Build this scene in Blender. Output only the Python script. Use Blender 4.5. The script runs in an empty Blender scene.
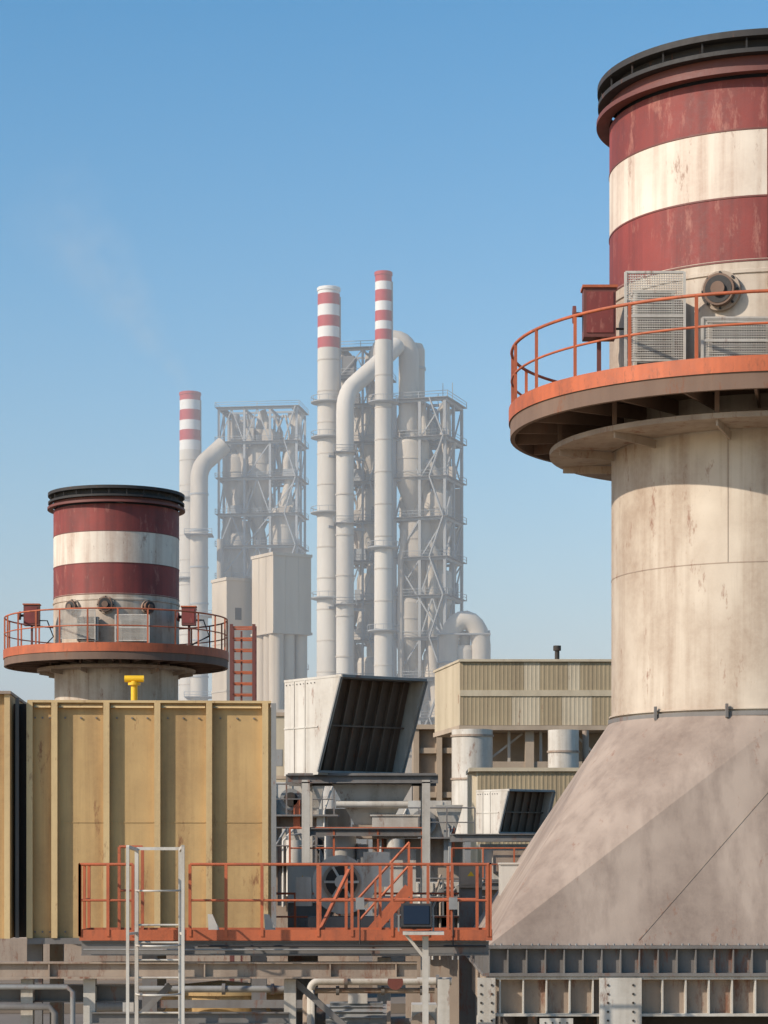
import bpy, math, random
from mathutils import Vector, Matrix
random.seed(7)
R=math.radians
scene=bpy.context.scene

# ---------------------------------------------------------------- materials
def S(r,g,b):
    f=lambda c:(c/255/12.92) if c/255<=0.04045 else ((c/255+0.055)/1.055)**2.4
    return (f(r),f(g),f(b),1)
def mixc(nt,a,b,fac):
    m=nt.nodes.new('ShaderNodeMix'); m.data_type='RGBA'
    for v,i in ((a,6),(b,7)):
        if hasattr(v,'default_value'): nt.links.new(v,m.inputs[i])
        else: m.inputs[i].default_value=v
    if hasattr(fac,'default_value'): nt.links.new(fac,m.inputs[0])
    else: m.inputs[0].default_value=fac
    return m.outputs[2]
def noise(nt,co,scale,vec=(1,1,1),detail=5,lo=0.4,hi=0.6,rough=.6):
    mp=nt.nodes.new('ShaderNodeMapping'); mp.inputs['Scale'].default_value=vec
    nt.links.new(co,mp.inputs[0])
    n=nt.nodes.new('ShaderNodeTexNoise'); n.inputs['Scale'].default_value=scale
    n.inputs['Detail'].default_value=detail; n.inputs['Roughness'].default_value=rough
    nt.links.new(mp.outputs[0],n.inputs['Vector'])
    r=nt.nodes.new('ShaderNodeMapRange'); r.inputs[1].default_value=lo; r.inputs[2].default_value=hi
    nt.links.new(n.outputs[0],r.inputs[0])
    return r.outputs[0],n.outputs[0]
def mul(nt,a,k):
    m=nt.nodes.new('ShaderNodeMath'); m.operation='MULTIPLY'; nt.links.new(a,m.inputs[0])
    if hasattr(k,'default_value'): nt.links.new(k,m.inputs[1])
    else: m.inputs[1].default_value=k
    return m.outputs[0]
def paint(name,col,dirt=None,amt=.5,streak=.5,rust=0.0,rough=.6,scale=1.0,bump=.15,metal=0.0,rustcol=None):
    m=bpy.data.materials.new(name); m.use_nodes=True; nt=m.node_tree
    bs=nt.nodes['Principled BSDF']; tc=nt.nodes.new('ShaderNodeTexCoord'); co=tc.outputs['Object']
    dirt=dirt or (col[0]*.5,col[1]*.45,col[2]*.4,1)
    rustcol=rustcol or S(112,66,42)
    c=col
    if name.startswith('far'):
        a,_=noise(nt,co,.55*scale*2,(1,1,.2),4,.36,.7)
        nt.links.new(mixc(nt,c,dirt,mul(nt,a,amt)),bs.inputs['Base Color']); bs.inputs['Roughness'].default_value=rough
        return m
    a,_=noise(nt,co,.55*scale,(1,1,.7),3,.36,.66)
    c=mixc(nt,c,dirt,mul(nt,a,amt*.75))
    b,_=noise(nt,co,2.4*scale,(1,1,.05),4,.45,.68)
    c=mixc(nt,c,dirt,mul(nt,b,streak))
    d,raw=noise(nt,co,7*scale,(1,1,1),4,.3,.7,.75)
    c=mixc(nt,c,(col[0]*1.12,col[1]*1.12,col[2]*1.12,1),mul(nt,d,.3))
    if rust>0:
        e,_=noise(nt,co,2.6*scale,(1,1,.3),5,.64-.16*rust,.74-.12*rust,.8)
        c=mixc(nt,c,rustcol,mul(nt,e,.8))
    nt.links.new(c,bs.inputs['Base Color'])
    rr=nt.nodes.new('ShaderNodeMapRange'); rr.inputs[3].default_value=rough-.12; rr.inputs[4].default_value=min(1,rough+.2)
    nt.links.new(raw,rr.inputs[0]); nt.links.new(rr.outputs[0],bs.inputs['Roughness'])
    bs.inputs['Metallic'].default_value=metal
    if bump>0:
        bp=nt.nodes.new('ShaderNodeBump'); bp.inputs['Strength'].default_value=bump; bp.inputs['Distance'].default_value=.03
        nt.links.new(raw,bp.inputs['Height']); nt.links.new(bp.outputs[0],bs.inputs['Normal'])
    return m
M_={}
M_['white']=paint('weathered_white_paint',S(190,178,162),S(130,106,86),1.0,.7,.32,.65)
M_['whiteband']=paint('white_band_paint',S(208,197,182),S(152,122,104),.65,.75,.3,.65)
M_['red']=paint('oxide_red_band',S(132,56,50),S(82,38,36),1.0,.8,.5,.65,rustcol=S(150,96,84))
M_['maroon']=paint('maroon_primer',S(108,58,50),S(74,44,40),.6,.4,.3,.6)
M_['cone']=paint('dusty_cone_plate',S(158,142,129),S(108,92,82),1.0,.6,.2,.8,rustcol=S(124,88,70))
M_['black']=paint('soot_black_steel',S(46,43,42),S(28,26,25),.6,.4,.2,.7)
M_['orange']=paint('orange_rail_paint',S(180,92,54),S(112,62,44),.8,.4,.5,.6,2)
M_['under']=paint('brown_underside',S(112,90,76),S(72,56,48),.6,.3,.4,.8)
M_['yellow']=paint('mustard_panel',S(188,156,106),S(142,112,74),1.0,.9,.25,.7)
M_['yrib']=paint('mustard_rib',S(198,172,126),S(154,124,86),.6,.5,.25,.65)
M_['brightyel']=paint('yellow_valve_paint',S(220,176,20),S(170,120,20),.4,.3,.1,.5)
M_['girder']=paint('grey_girder',S(116,113,110),S(80,72,66),.7,.5,.45,.65)
M_['beige']=paint('beige_girder',S(158,142,126),S(106,88,76),.7,.5,.6,.7)
M_['steel']=paint('grey_steel',S(136,136,134),S(90,84,80),.5,.4,.35,.55)
M_['light']=paint('light_grey_sheet',S(192,187,178),S(138,126,112),.7,.7,.3,.6)
M_['dark']=paint('dark_interior',S(58,52,47),S(34,30,27),.6,.4,.3,.8)
M_['louver']=paint('brown_louver',S(112,95,82),S(66,55,46),.8,.7,.3,.65)
M_['siding']=paint('olive_siding',S(154,138,110),S(118,102,80),.8,.5,.1,.7,.6)
M_['sidingl']=paint('pale_siding',S(180,167,144),S(142,128,106),.6,.5,0.1,.7,.6)
M_['conc']=paint('dusty_concrete',S(168,151,132),S(124,110,94),.8,.7,0,.9,.4)
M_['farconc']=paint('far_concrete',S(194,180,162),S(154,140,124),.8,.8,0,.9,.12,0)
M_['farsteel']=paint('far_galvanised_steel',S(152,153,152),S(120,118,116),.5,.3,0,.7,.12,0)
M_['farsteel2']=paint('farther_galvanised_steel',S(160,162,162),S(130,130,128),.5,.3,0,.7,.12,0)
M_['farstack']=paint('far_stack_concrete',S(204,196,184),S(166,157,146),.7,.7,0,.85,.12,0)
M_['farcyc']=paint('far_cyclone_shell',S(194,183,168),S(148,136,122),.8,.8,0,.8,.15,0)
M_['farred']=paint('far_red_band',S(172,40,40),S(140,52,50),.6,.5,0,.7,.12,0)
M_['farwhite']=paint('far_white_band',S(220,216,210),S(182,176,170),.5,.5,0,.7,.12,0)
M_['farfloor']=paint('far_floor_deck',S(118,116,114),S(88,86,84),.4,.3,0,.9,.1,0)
M_['ground']=paint('desert_ground',S(176,156,128),S(140,120,96),.7,0,0,.95,.05)
M_['slab']=paint('concrete_slab',S(120,108,96),S(84,74,64),.8,.1,0,.95,.5)
M_['glass']=paint('lamp_glass',S(34,38,46),None,.1,.1,0,.15,1,0)

# ---------------------------------------------------------------- mesh builder
class B:
    def __init__(s,name,loc=(0,0,0),rot=0,parent=None):
        s.name=name; s.loc=Vector(loc); s.rot=rot; s.v=[]; s.f=[]; s.m=[]; s.sm=[]; s.mats=[]; s.parent=parent
        s.X=Matrix.Identity(4)
    def mi(s,mat):
        if mat not in s.mats: s.mats.append(mat)
        return s.mats.index(mat)
    def add(s,vs,fs,mat,smooth=False):
        o=len(s.v); s.v+= [s.X@Vector(p) for p in vs]
        i=s.mi(mat)
        for f in fs: s.f.append([o+k for k in f]); s.m.append(i); s.sm.append(smooth)
    def box(s,x0,x1,y0,y1,z0,z1,mat):
        s.add([(x0,y0,z0),(x1,y0,z0),(x1,y1,z0),(x0,y1,z0),(x0,y0,z1),(x1,y0,z1),(x1,y1,z1),(x0,y1,z1)],
          [(0,3,2,1),(4,5,6,7),(0,1,5,4),(1,2,6,5),(2,3,7,6),(3,0,4,7)],mat)
    def beam(s,p,q,w,h,mat,up=(0,0,1)):
        p=Vector(p);q=Vector(q);d=(q-p).normalized();u=Vector(up)
        if abs(d.dot(u))>.98:u=Vector((0,1,0))
        a=d.cross(u).normalized();b=a.cross(d)
        vs=[]
        for c in(p,q):
            for sa,sb in((-1,-1),(1,-1),(1,1),(-1,1)): vs.append(c+a*sa*w/2+b*sb*h/2)
        s.add(vs,[(3,2,1,0),(4,5,6,7),(0,1,5,4),(1,2,6,5),(2,3,7,6),(3,0,4,7)],mat)
    def ibeam(s,p,q,w,h,t,mat):
        z=Vector((0,0,1))
        p=Vector(p);q=Vector(q)
        s.beam(p+z*(h/2-t/2),q+z*(h/2-t/2),w,t,mat); s.beam(p-z*(h/2-t/2),q-z*(h/2-t/2),w,t,mat)
        s.beam(p,q,t,h-2*t-.002,mat)
    def tube(s,pts,r,mat,seg=10,cap=True):
        pts=[Vector(p) for p in pts]; n=len(pts); vs=[];fs=[]
        rr=r if isinstance(r,(list,tuple)) else [r]*n
        pa=None
        for i,p in enumerate(pts):
            d=(pts[min(i+1,n-1)]-pts[max(i-1,0)]).normalized()
            if pa is None:
                u=Vector((0,0,1)) if abs(d.z)<.9 else Vector((1,0,0)); pa=d.cross(u).normalized()
            else: pa=(pa-d*pa.dot(d)).normalized()
            b=d.cross(pa)
            for k in range(seg):
                t=2*math.pi*k/seg; vs.append(p+(pa*math.cos(t)+b*math.sin(t))*rr[i])
        for i in range(n-1):
            for k in range(seg):
                k2=(k+1)%seg; fs.append((i*seg+k,i*seg+k2,(i+1)*seg+k2,(i+1)*seg+k))
        s.add(vs,fs,mat,True)
        if cap: s.add(vs[:seg],[tuple(range(seg))[::-1]],mat); s.add(vs[-seg:],[tuple(range(seg))],mat)
    def ring(s,cx,cy,r0,z0,r1,z1,mat,seg=96,smooth=True,a0=0,a1=360):
        full=abs(a1-a0)>=360; n=seg if full else seg+1; vs=[]
        for r,z in((r0,z0),(r1,z1)):
            for k in range(n):
                t=R(a0+(a1-a0)*k/seg); vs.append((cx+r*math.cos(t),cy+r*math.sin(t),z))
        fs=[(k,(k+1)%n,n+(k+1)%n,n+k) for k in range(seg)]
        s.add(vs,fs,mat,smooth)
    def lathe(s,cx,cy,prof,mat,seg=96):
        for (r0,z0),(r1,z1) in zip(prof[:-1],prof[1:]): s.ring(cx,cy,r0,z0,r1,z1,mat,seg)
    def rail(s,pts,h,mat,closed=False,r=.025,mids=(.5,),posts=True,toe=0):
        pts=[Vector(p) for p in pts]; z=Vector((0,0,1))
        P=pts+[pts[0]] if closed else pts
        s.tube([p+z*h for p in P],r,mat,8,False)
        for m in mids: s.tube([p+z*h*m for p in P],r*.8,mat,8,False)
        if posts:
            for p in pts: s.beam(p,p+z*h,r*2,r*2,mat)
        if toe:
            for a,b in zip(P[:-1],P[1:]): s.beam(a+z*toe/2,b+z*toe/2,.012,toe,mat)
    def build(s):
        me=bpy.data.meshes.new(s.name)
        me.from_pydata([tuple(v) for v in s.v],[],s.f)
        for n in s.mats: me.materials.append(M_[n])
        me.polygons.foreach_set('material_index',s.m); me.polygons.foreach_set('use_smooth',s.sm)
        me.update()
        o=bpy.data.objects.new(s.name,me); scene.collection.objects.link(o)
        o.location=s.loc; o.rotation_euler=(0,0,s.rot)
        if s.parent: o.parent=s.parent
        return o
def arc(c,r,a0,a1,n,plane='xz'):
    out=[]
    for i in range(n+1):
        t=R(a0+(a1-a0)*i/n); a,b=r*math.cos(t),r*math.sin(t)
        out.append((c[0]+a,c[1],c[2]+b) if plane=='xz' else (c[0]+a,c[1]+b,c[2]))
    return out

GZ=-12.0
# ---------------------------------------------------------------- ground
g=B('ground'); g.add([(-6000,-3000,GZ),(6000,-3000,GZ),(6000,9000,GZ),(-6000,9000,GZ)],[(0,1,2,3)],'ground'); g.build()

# ---------------------------------------------------------------- striped exhaust stacks
def polar(r,a,z): return (r*math.cos(R(a)),r*math.sin(R(a)),z)
def stack(name,loc,Rc,Rr,Rd,z,base=None,box_angles=(),port_angles=(),panels=(),vents=()):
    """z: dict of levels"""
    b=B(name,loc)
    # chimney barrel
    b.ring(0,0,Rc,z['rim0']-.05,Rc,z['w1'],'red'); b.ring(0,0,Rc,z['w1'],Rc,z['w0'],'whiteband')
    b.ring(0,0,Rc,z['w0'],Rc,z['r0'],'red'); b.ring(0,0,Rc,z['r0'],Rc,z['deck'],'white')
    b.ring(0,0,Rc-.15,z['top']-.1,Rc-.15,z['deck']+2,'black')
    # weld seams
    for zz in (z['w1']-.002,z['w0'],z['r0']-.03): b.lathe(0,0,[(Rc,zz-.02),(Rc+.012,zz-.015),(Rc+.012,zz+.015),(Rc,zz+.02)],'maroon')
    b.lathe(0,0,[(Rc,z['r0']-.28),(Rc+.03,z['r0']-.26),(Rc+.03,z['r0']-.2),(Rc,z['r0']-.18)],'white')
    # rim: lower flange, band, dark crown
    t=z['top']; r0=z['rim0']
    b.lathe(0,0,[(Rc,r0+.02),(Rr,r0),(Rr,r0+.09),(Rc+.06,r0+.1)],'maroon')
    b.ring(0,0,Rc+.02,r0+.1,Rc+.02,t-.42,'maroon')
    b.lathe(0,0,[(Rc+.03,t-.42),(Rr-.03,t-.42),(Rr-.03,t-.34),(Rc+.06,t-.34)],'black')
    b.ring(0,0,Rc-.02,t-.34,Rc-.02,t-.12,'black')
    b.lathe(0,0,[(Rc-.15,t-.12),(Rr-.02,t-.12),(Rr-.02,t),(Rc-.15,t),(Rc-.15,t-.4)],'black')
    for i in range(24):
        a=i*15; x,y,_=polar(Rr-.1,a,0); b.beam((x,y,t-.36),(x,y,t-.1),.03,.03,'black')
    # deck
    d=z['deck']; e=z['edge']
    b.ring(0,0,Rd,e,Rd,d,'orange'); b.ring(0,0,Rd,d,Rd-.05,d,'orange'); b.ring(0,0,Rd-.05,d,Rd-.05,d-.12,'orange')
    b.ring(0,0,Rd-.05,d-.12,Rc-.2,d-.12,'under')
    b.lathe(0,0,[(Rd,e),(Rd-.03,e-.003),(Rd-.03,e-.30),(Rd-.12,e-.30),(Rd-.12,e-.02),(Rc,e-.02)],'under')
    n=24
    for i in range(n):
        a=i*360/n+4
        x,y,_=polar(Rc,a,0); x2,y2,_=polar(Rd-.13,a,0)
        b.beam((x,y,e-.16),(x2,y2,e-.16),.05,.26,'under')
    # lower drip ring with brackets
    q=z['ring']; Rq=z['Rq']
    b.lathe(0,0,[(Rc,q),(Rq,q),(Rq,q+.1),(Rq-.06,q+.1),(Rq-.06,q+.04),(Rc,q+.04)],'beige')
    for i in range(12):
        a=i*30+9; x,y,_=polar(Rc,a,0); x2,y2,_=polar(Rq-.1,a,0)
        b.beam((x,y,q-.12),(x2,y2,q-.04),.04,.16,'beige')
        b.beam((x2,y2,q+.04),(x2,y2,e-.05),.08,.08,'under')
    # lower barrel
    Rb=Rc-.04
    b.ring(0,0,Rb,d,Rb,z['bot'],'white')
    for zz in z['seams']: b.lathe(0,0,[(Rb,zz-.012),(Rb+.006,zz-.008),(Rb+.006,zz+.008),(Rb,zz+.012)],'beige')
    for a,za,zb in z['vseams']:
        x,y,_=polar(Rb+.002,a,0); b.beam((x,y,za),(x,y,zb),.014,.008,'beige')
    for a,za,zb in z.get('useams',()):
        x,y,_=polar(Rc+.004,a,0); b.beam((x,y,za),(x,y,zb),.03,.02,'maroon')
    # railing
    P=[polar(Rd-.06,i*15+7,d) for i in range(24)]
    fine=[polar(Rd-.06,i*3.75,d) for i in range(97)]
    h=z['rail']
    for f,rr in((1,.032),(.5,.024)): b.tube([(p[0],p[1],p[2]+h*f) for p in fine],rr,'orange',8,False)
    for p in P: b.beam(p,(p[0],p[1],p[2]+h),.06,.06,'orange')
    # control boxes on posts (red)
    for a,rad,zb,w,hh in box_angles:
        x,y,_=polar(rad,a,0)
        b.box(x-w/2,x+w/2,y-.22,y+.22,zb,zb+hh,'maroon'); b.box(x-w/2-.03,x+w/2+.03,y-.26,y+.24,zb+hh,zb+hh+.05,'orange')
        b.box(x-w/2+.05,x+w/2-.05,y-.235,y-.222,zb+.08,zb+hh-.08,'red')
        b.beam((x,y,d),(x,y,zb),.08,.08,'maroon')
        b.tube([(x-w/2-.02,y,zb+hh*.5),(x-w/2-.14,y,zb+hh*.5)],.05,'black',12)
        b.tube([(x-w/2-.14,y,zb+hh*.5),(x-w/2-.2,y,zb+hh*.5)],.17,'maroon',20)
        b.tube([(x+w/2,y,zb+.2),(x+w/2+.3,y,zb+.2),(x+w/2+.5,y+.3,zb-.4),(x*.9,y*.9+.2,d)],.025,'black',8)
    # round fan / nozzle units on the barrel
    for a,zp,rp in port_angles:
        p=Vector(polar(Rc-.02,a,zp)); n_=Vector(polar(1,a,0)); sd=Vector((-n_.y,n_.x,0)); up=Vector((0,0,1))
        b.tube([p,p+n_*.12],rp*1.25,'beige',28); b.tube([p+n_*.121,p+n_*.26],rp,'under',28); b.tube([p+n_*.261,p+n_*.27],rp*.86,'black',28)
        b.tube([p+n_*.27,p+n_*.33],rp*.45,'under',20)
        for k in range(8):
            t=R(k*45); c=p+n_*.13+sd*math.cos(t)*rp*1.12+up*math.sin(t)*rp*1.12
            b.tube([c,c+n_*.03],.025,'black',6)
    # louvred vent housings standing on the deck (x0,x1,y,z0,z1)
    for x0,x1,y,z0,z1 in vents:
        b.box(x0,x1,y,y+.35,z0,z1,'light'); b.box(x0-.03,x1+.03,y-.05,y+.38,z1+.001,z1+.04,'light')
        k=z0+.06
        while k<z1-.05: b.beam((x0+.05,y-.02,k),(x1-.05,y-.02,k),.05,.012,'steel',up=(0,.5,1)); k+=.075
        for xx in(x0+.02,x1-.02): b.box(xx-.025,xx+.025,y-.04,y-.001,z0,z1,'light')
        b.box(x0+.05,x0+.1,y+.1,y+.2,d-.1,z0-.001,'steel'); b.box(x1-.1,x1-.05,y+.1,y+.2,d-.1,z0-.001,'steel')
    # wire mesh guard panels (x0,x1,y,z0,z1)
    for x0,x1,y,z0,z1 in panels:
        for xx in(x0,x1): b.beam((xx,y,z0-.3 if z0-.3>d else d),(xx,y,z1),.05,.05,'light')
        for zz in(z0,z1,(z0+z1)/2): b.beam((x0,y,zz),(x1,y,zz),.04,.04,'light')
        k=x0+.05
        while k<x1: b.beam((k,y+.005,z0),(k,y+.005,z1),.016,.011,'light'); k+=.045
        k=z0+.05
        while k<z1: b.beam((x0,y-.005,k),(x1,y-.005,k),.011,.016,'light'); k+=.045
    if base: base(b,Rb)
    return b.build()

def trans_base(b,Rb):
    z0,z1=-1.54,2.78; hx,hy=5.72,4.5
    # square-to-round transition hood
    C=[(hx,hy),(-hx,hy),(-hx,-hy),(hx,-hy)]; n=24
    for q in range(4):
        vs=[(C[q][0],C[q][1],z0)]+[polar(Rb+.02,q*90+90*i/n,z1) for i in range(n+1)]
        b.add(vs,[(i+2,i+1,0) for i in range(n)],'cone',True)
        p=C[q-1]; b.add([(p[0],p[1],z0),(C[q][0],C[q][1],z0),polar(Rb+.02,q*90,z1)],[(0,1,2)],'cone')
    b.lathe(0,0,[(Rb,z1-.06),(Rb+.07,z1-.06),(Rb+.07,z1+.02),(Rb,z1+.02)],'girder')
    b.lathe(0,0,[(Rb,z1+.06),(Rb+.05,z1+.06),(Rb+.05,z1+.09),(Rb,z1+.09)],'white')
    for a in(-112,-140,-75):
        x,y,_=polar(Rb+.1,a,0); b.beam((x,y,z1-.1),(x,y,z1+.16),.05,.1,'girder')
    A=Vector((-hx,-hy,z0));Bq=Vector((hx,-hy,z0));T=Vector((0,-Rb-.02,z1))
    nrm=(Bq-A).cross(T-A).normalized()
    if nrm.y>0:nrm=-nrm
    def onp(x,z):
        t=(z-z0)/(z1-z0); return Vector((x,-hy+t*(hy-Rb-.02),z))+nrm*.003
    for (xa,za),(xb,zb) in(((-3.0,-1.45),(-.3,1.5)),((2.6,-1.45),(.6,1.4))):
        b.beam(onp(xa,za),onp(xb,zb),.018,.012,'beige',up=nrm)
    # grillage
    b.box(-hx-.12,hx+.12,-hy-.12,hy+.12,z0-.06,z0-.003,'girder')
    b.box(-hx+.05,hx-.05,-hy+.05,hy-.05,z0-.5,z0-.061,'girder')
    b.box(-hx-.12,hx+.12,-hy-.14,hy+.12,z0-.56,z0-.502,'girder')
    x=-hx
    while x<=hx:
        b.box(x-.012,x+.012,-hy-.1,-hy+.049,z0-.501,z0-.062,'girder')
        for dx in(.1,.22): b.tube([(x+dx,-hy-.06,z0-.001),(x+dx,-hy-.06,z0+.03)],.022,'steel',6)
        x+=.34
    y=-hy
    while y<=hy: b.box(-hx-.1,-hx+.049,y-.012,y+.012,z0-.501,z0-.062,'girder'); y+=.34
    # lower plate girder
    za=z0-.565; zb=za-.72
    b.box(-hx-.02,hx,-hy-.1,-hy+.35,za-.05,za,'light'); b.box(-hx+.1,hx,-hy+.1,-hy+.13,zb+.05,za-.051,'beige')
    b.box(-hx-.02,hx,-hy-.1,-hy+.35,zb,zb+.049,'light')
    b.box(-hx+.02,-hx+.05,-hy+.2,hy,zb,za-.06,'beige')
    x=-hx+.2
    while x<=hx: b.box(x-.014,x+.014,-hy-.08,-hy+.099,zb+.05,za-.051,'light'); x+=.42
    for cx in(-hx-.05,-3.35,1.2,5.2):
        w=.16 if cx<-5 else .38
        b.box(cx-w,cx+w,-hy-.19,-hy-.105,GZ,za-.02,'light'); b.box(cx-w*.2,cx+w*.2,-hy-.104,-hy+.3,GZ,zb-.01,'light')
        b.box(cx-w,cx+w,-hy+.301,-hy+.34,GZ,zb-.01,'light')
        for k in range(5):
            for sx in(-.6,.6): b.tube([(cx+sx*w,-hy-.191,za-.15-k*.16),(cx+sx*w,-hy-.205,za-.15-k*.16)],.022,'dark',8)
    for cx in(-hx+.3,hx-.3): b.box(cx-.2,cx+.2,hy-.6,hy-.2,GZ,z0-.57,'light')
    b.box(-hx+.5,hx-.3,-hy+.6,hy-.4,GZ,z0-.57,'dark')
    b.box(-hx+.9,-hx+1.5,-hy-.35,-hy-.3,zb-.9,zb-.02,'light')
    for k in range(4):
        for j in range(5): b.tube([(-hx+1.0+k*.13,-hy-.351,zb-.1-j*.13),(-hx+1.0+k*.13,-hy-.36,zb-.1-j*.13)],.018,'dark',6)

stack('exhaust_stack',(7.62,48,0),3.1,3.36,5.12,
  dict(top=15.5,rim0=14.72,w1=13.72,w0=12.45,r0=11.28,deck=9.05,edge=8.76,ring=8.1,Rq=4.3,bot=2.78,rail=1.15,
       seams=(5.6,),vseams=((-112,5.6,8.1),(-84,2.8,5.6)),useams=((-98,11.3,14.7),)),
  trans_base,
  box_angles=((-157,3.75,10.1,.62,.95),),
  port_angles=((-91,10.85,.32),(-114,10.7,.3)),
  panels=((-3.1,-2.0,-3.1,9.35,11.0),(-1.75,.2,-3.75,9.15,10.0)),
  vents=((-2.9,-2.15,-2.75,9.3,10.7),(-1.6,-.5,-3.55,9.3,9.95),(-.35,.7,-3.6,9.3,9.9)))
def low_base(b,Rb):
    b.ring(0,0,Rb,3,Rb,-2,'white'); b.lathe(0,0,[(Rb+2,-3),(Rb,1)],'cone'); b.box(-5.5,5.5,-4,4,GZ,-3,'beige')
stack('exhaust_stack',(-10.7,96,0),2.5,2.74,4.48,
  dict(top=14.6,rim0=13.95,w1=12.85,w0=11.6,r0=10.42,deck=8.32,edge=7.98,ring=7.5,Rq=3.15,bot=3,rail=1.3,
       seams=(5.6,),vseams=((-110,3,7.4),(-60,3,7.4)),useams=()),
  low_base,
  box_angles=((-150,3.6,9.2,.6,.8),(-32,3.6,9.2,.55,.7),(-20,3.2,9.3,.5,.6)),
  port_angles=((-93,9.95,.28),(-125,9.9,.25),(-55,9.9,.22)),
  panels=((-1.9,-.5,-3.0,8.6,9.7),(.3,1.6,-3.1,8.5,9.5)),
  vents=((-1.2,-.4,-2.9,8.5,9.4),(.5,1.4,-2.9,8.5,9.3)))

# ---------------------------------------------------------------- orange lattice ladder tower beside far stack
b=B('access_ladder_tower',(-5.3,90,0))
for x in(-.42,.42):
    for y in(0,.8): b.beam((x,y,GZ),(x,y,8.85),.12,.12,'maroon')
b.beam((-.05,.1,GZ),(-.05,.1,8.6),.07,.07,'maroon')
k=-11
while k<8.9:
    for y in(0,.8): b.beam((-.42,y,k),(.42,y,k),.05,.06,'orange')
    b.beam((.42,0,k),(.42,.8,k),.05,.05,'orange'); k+=.42
b.build()

# ---------------------------------------------------------------- yellow casing (filter house)
b=B('yellow_filter_casing',(-4.7,48,0),R(3.4))
x0,x1=-2.38,2.39; zt,zb=3.14,-1.55; D=6.5
b.box(x0,x1,0,D,zb,zt,'yellow')
b.box(x0-.03,x1+.05,-.1,D+.05,zt+.002,zt+.05,'yrib')
b.box(x0-.03,x1+.05,-.12,D+.05,zb-.12,zb-.002,'girder')
ribs=[-2.36,-1.87,-.84,.17,1.2,2.32]
for r in ribs:
    b.box(r-.035,r+.035,-.12,-.002,zb,zt,'yrib'); b.box(r-.06,r+.06,-.15,-.122,zb,zt-.0,'yrib')
for a,c in zip(ribs[:-1],ribs[1:]):
    b.add([(a+.08,-.004,zt-.02),(c-.08,-.004,zt-.02),(c-.08,-.1,zt-.10),(a+.08,-.1,zt-.10)],[(0,1,2,3)],'yrib')
    b.box(a+.08,c-.08,-.012,-.003,.75,.765,'yellow') if a>-2 else None
    for zz in (zb+.12,zt-.3):
        for t in(.2,.5,.8): b.tube([(a+(c-a)*t,-.001,zz),(a+(c-a)*t,-.03,zz)],.02,'girder',6)
for y in(1.2,2.4,3.6,4.8): b.box(x1+.002,x1+.12,y-.05,y+.05,zb,zt,'yrib')
b.beam((x1+.1,-.1,zb-.1),(x1+.1,-.1,zt),.1,.09,'steel')
b.box(-2.72,-2.4,.35,D,zb,zt,'dark')
b.beam((-2.62,.05,zb),(-2.62,.05,zt+.1),.07,.07,'girder')
b.box(-6.5,-2.72,-.35,D,zb,zt+.14,'yellow'); b.box(-2.83,-2.72,-.45,-.352,zb,zt+.14,'yrib'); b.box(-3.2,-3.12,-.45,-.352,zb,zt+.14,'yrib')
b.box(-6.5,-2.7,-.5,D,zt+.142,zt+.2,'beige')
for xx in(-5.5,-2.3,0,2.2):
    for yy in(.3,D-.5): b.box(xx-.15,xx+.15,yy,yy+.3,GZ,zb-.125,'girder')
b.build()
b=B('yellow_vent_pipe',(-5.15,49.5,3.19))
b.tube([(0,0,0),(0,0,.5)],.07,'brightyel',14); b.tube([(-.2,0,.55),(.2,0,.55)],.07,'brightyel',14); b.tube([(0,0,.02),(0,0,.06)],.14,'brightyel',14)
b.tube([(0,0,.42),(0,0,.47)],.13,'brightyel',14); b.build()

# ---------------------------------------------------------------- intake hoods
def hood(name,loc,yaw,W,H,Lb,Lt,slats=5):
    b=B(name,loc,yaw)   # local: opening faces -y
    t=.06
    def side(x,sg):
        vs=[(x,0,0),(x,-Lb,0),(x,-Lt,H),(x,0,H)]; vs2=[(x+sg*t,p[1],p[2]) for p in vs]
        b.add(vs+vs2,[(0,1,2,3),(7,6,5,4),(0,4,5,1),(1,5,6,2),(2,6,7,3),(3,7,4,0)],'light')
    side(-W/2,1); side(W/2,-1)
    f=.76
    vs=[(-W/2+t,-Lb*f,0),(W/2-t,-Lb*f,0),(W/2-t,-Lt*f,H-.01),(-W/2+t,-Lt*f,H-.01)]
    b.add(vs,[(0,1,2,3)],'louver'); b.box(-W/2+t,W/2-t,-.06,0,0,H-t,'light')
    b.box(-W/2-.01,W/2+.01,-Lt-.03,.01,H+.001,H+.06,'light'); b.box(-W/2,W/2,-Lb,0.01,-.07,-.001,'light')
    for x in(-W/2-.02,W/2+.02): b.beam((x,-Lb-.02,0),(x,-Lt-.02,H),.04,.05,'steel')
    b.beam((-W/2,-Lt-.03,H+.02),(W/2,-Lt-.03,H+.02),.05,.06,'steel'); b.beam((-W/2,-Lb-.03,0),(W/2,-Lb-.03,0),.05,.06,'steel')
    for i in range(1,slats):
        x=-W/2+W*i/slats
        vs=[(x-.02,-Lb*f-.01,.01),(x-.02,-Lb*.84,.01),(x-.02,-Lt*.82,H-.02),(x-.02,-Lt*f-.01,H-.02)]; vs2=[(x+.02,p[1],p[2]) for p in vs]
        b.add(vs+vs2,[(0,1,2,3),(7,6,5,4),(0,4,5,1),(1,5,6,2)],'louver')
    for k in(.5,): b.beam((-W/2+t,-(Lb+(Lt-Lb)*k)*.83,k*H),(W/2-t,-(Lb+(Lt-Lb)*k)*.83,k*H),.03,.04,'louver')
    for f_ in(.3,.62):
        b.box(-W/2-.02,-W/2-.001,-Lb*f_-.015,-Lb*f_+.015,0,H,'light')
    b.box(-W/2-.02,-W/2-.001,-Lb,0,H*.48,H*.495,'light')
    for k in range(9): b.tube([(-W/2-.001,-.1-k*Lb*.105,H-.08),(-W/2-.02,-.1-k*Lb*.105,H-.08)],.018,'girder',6)
    return b.build()
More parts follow.
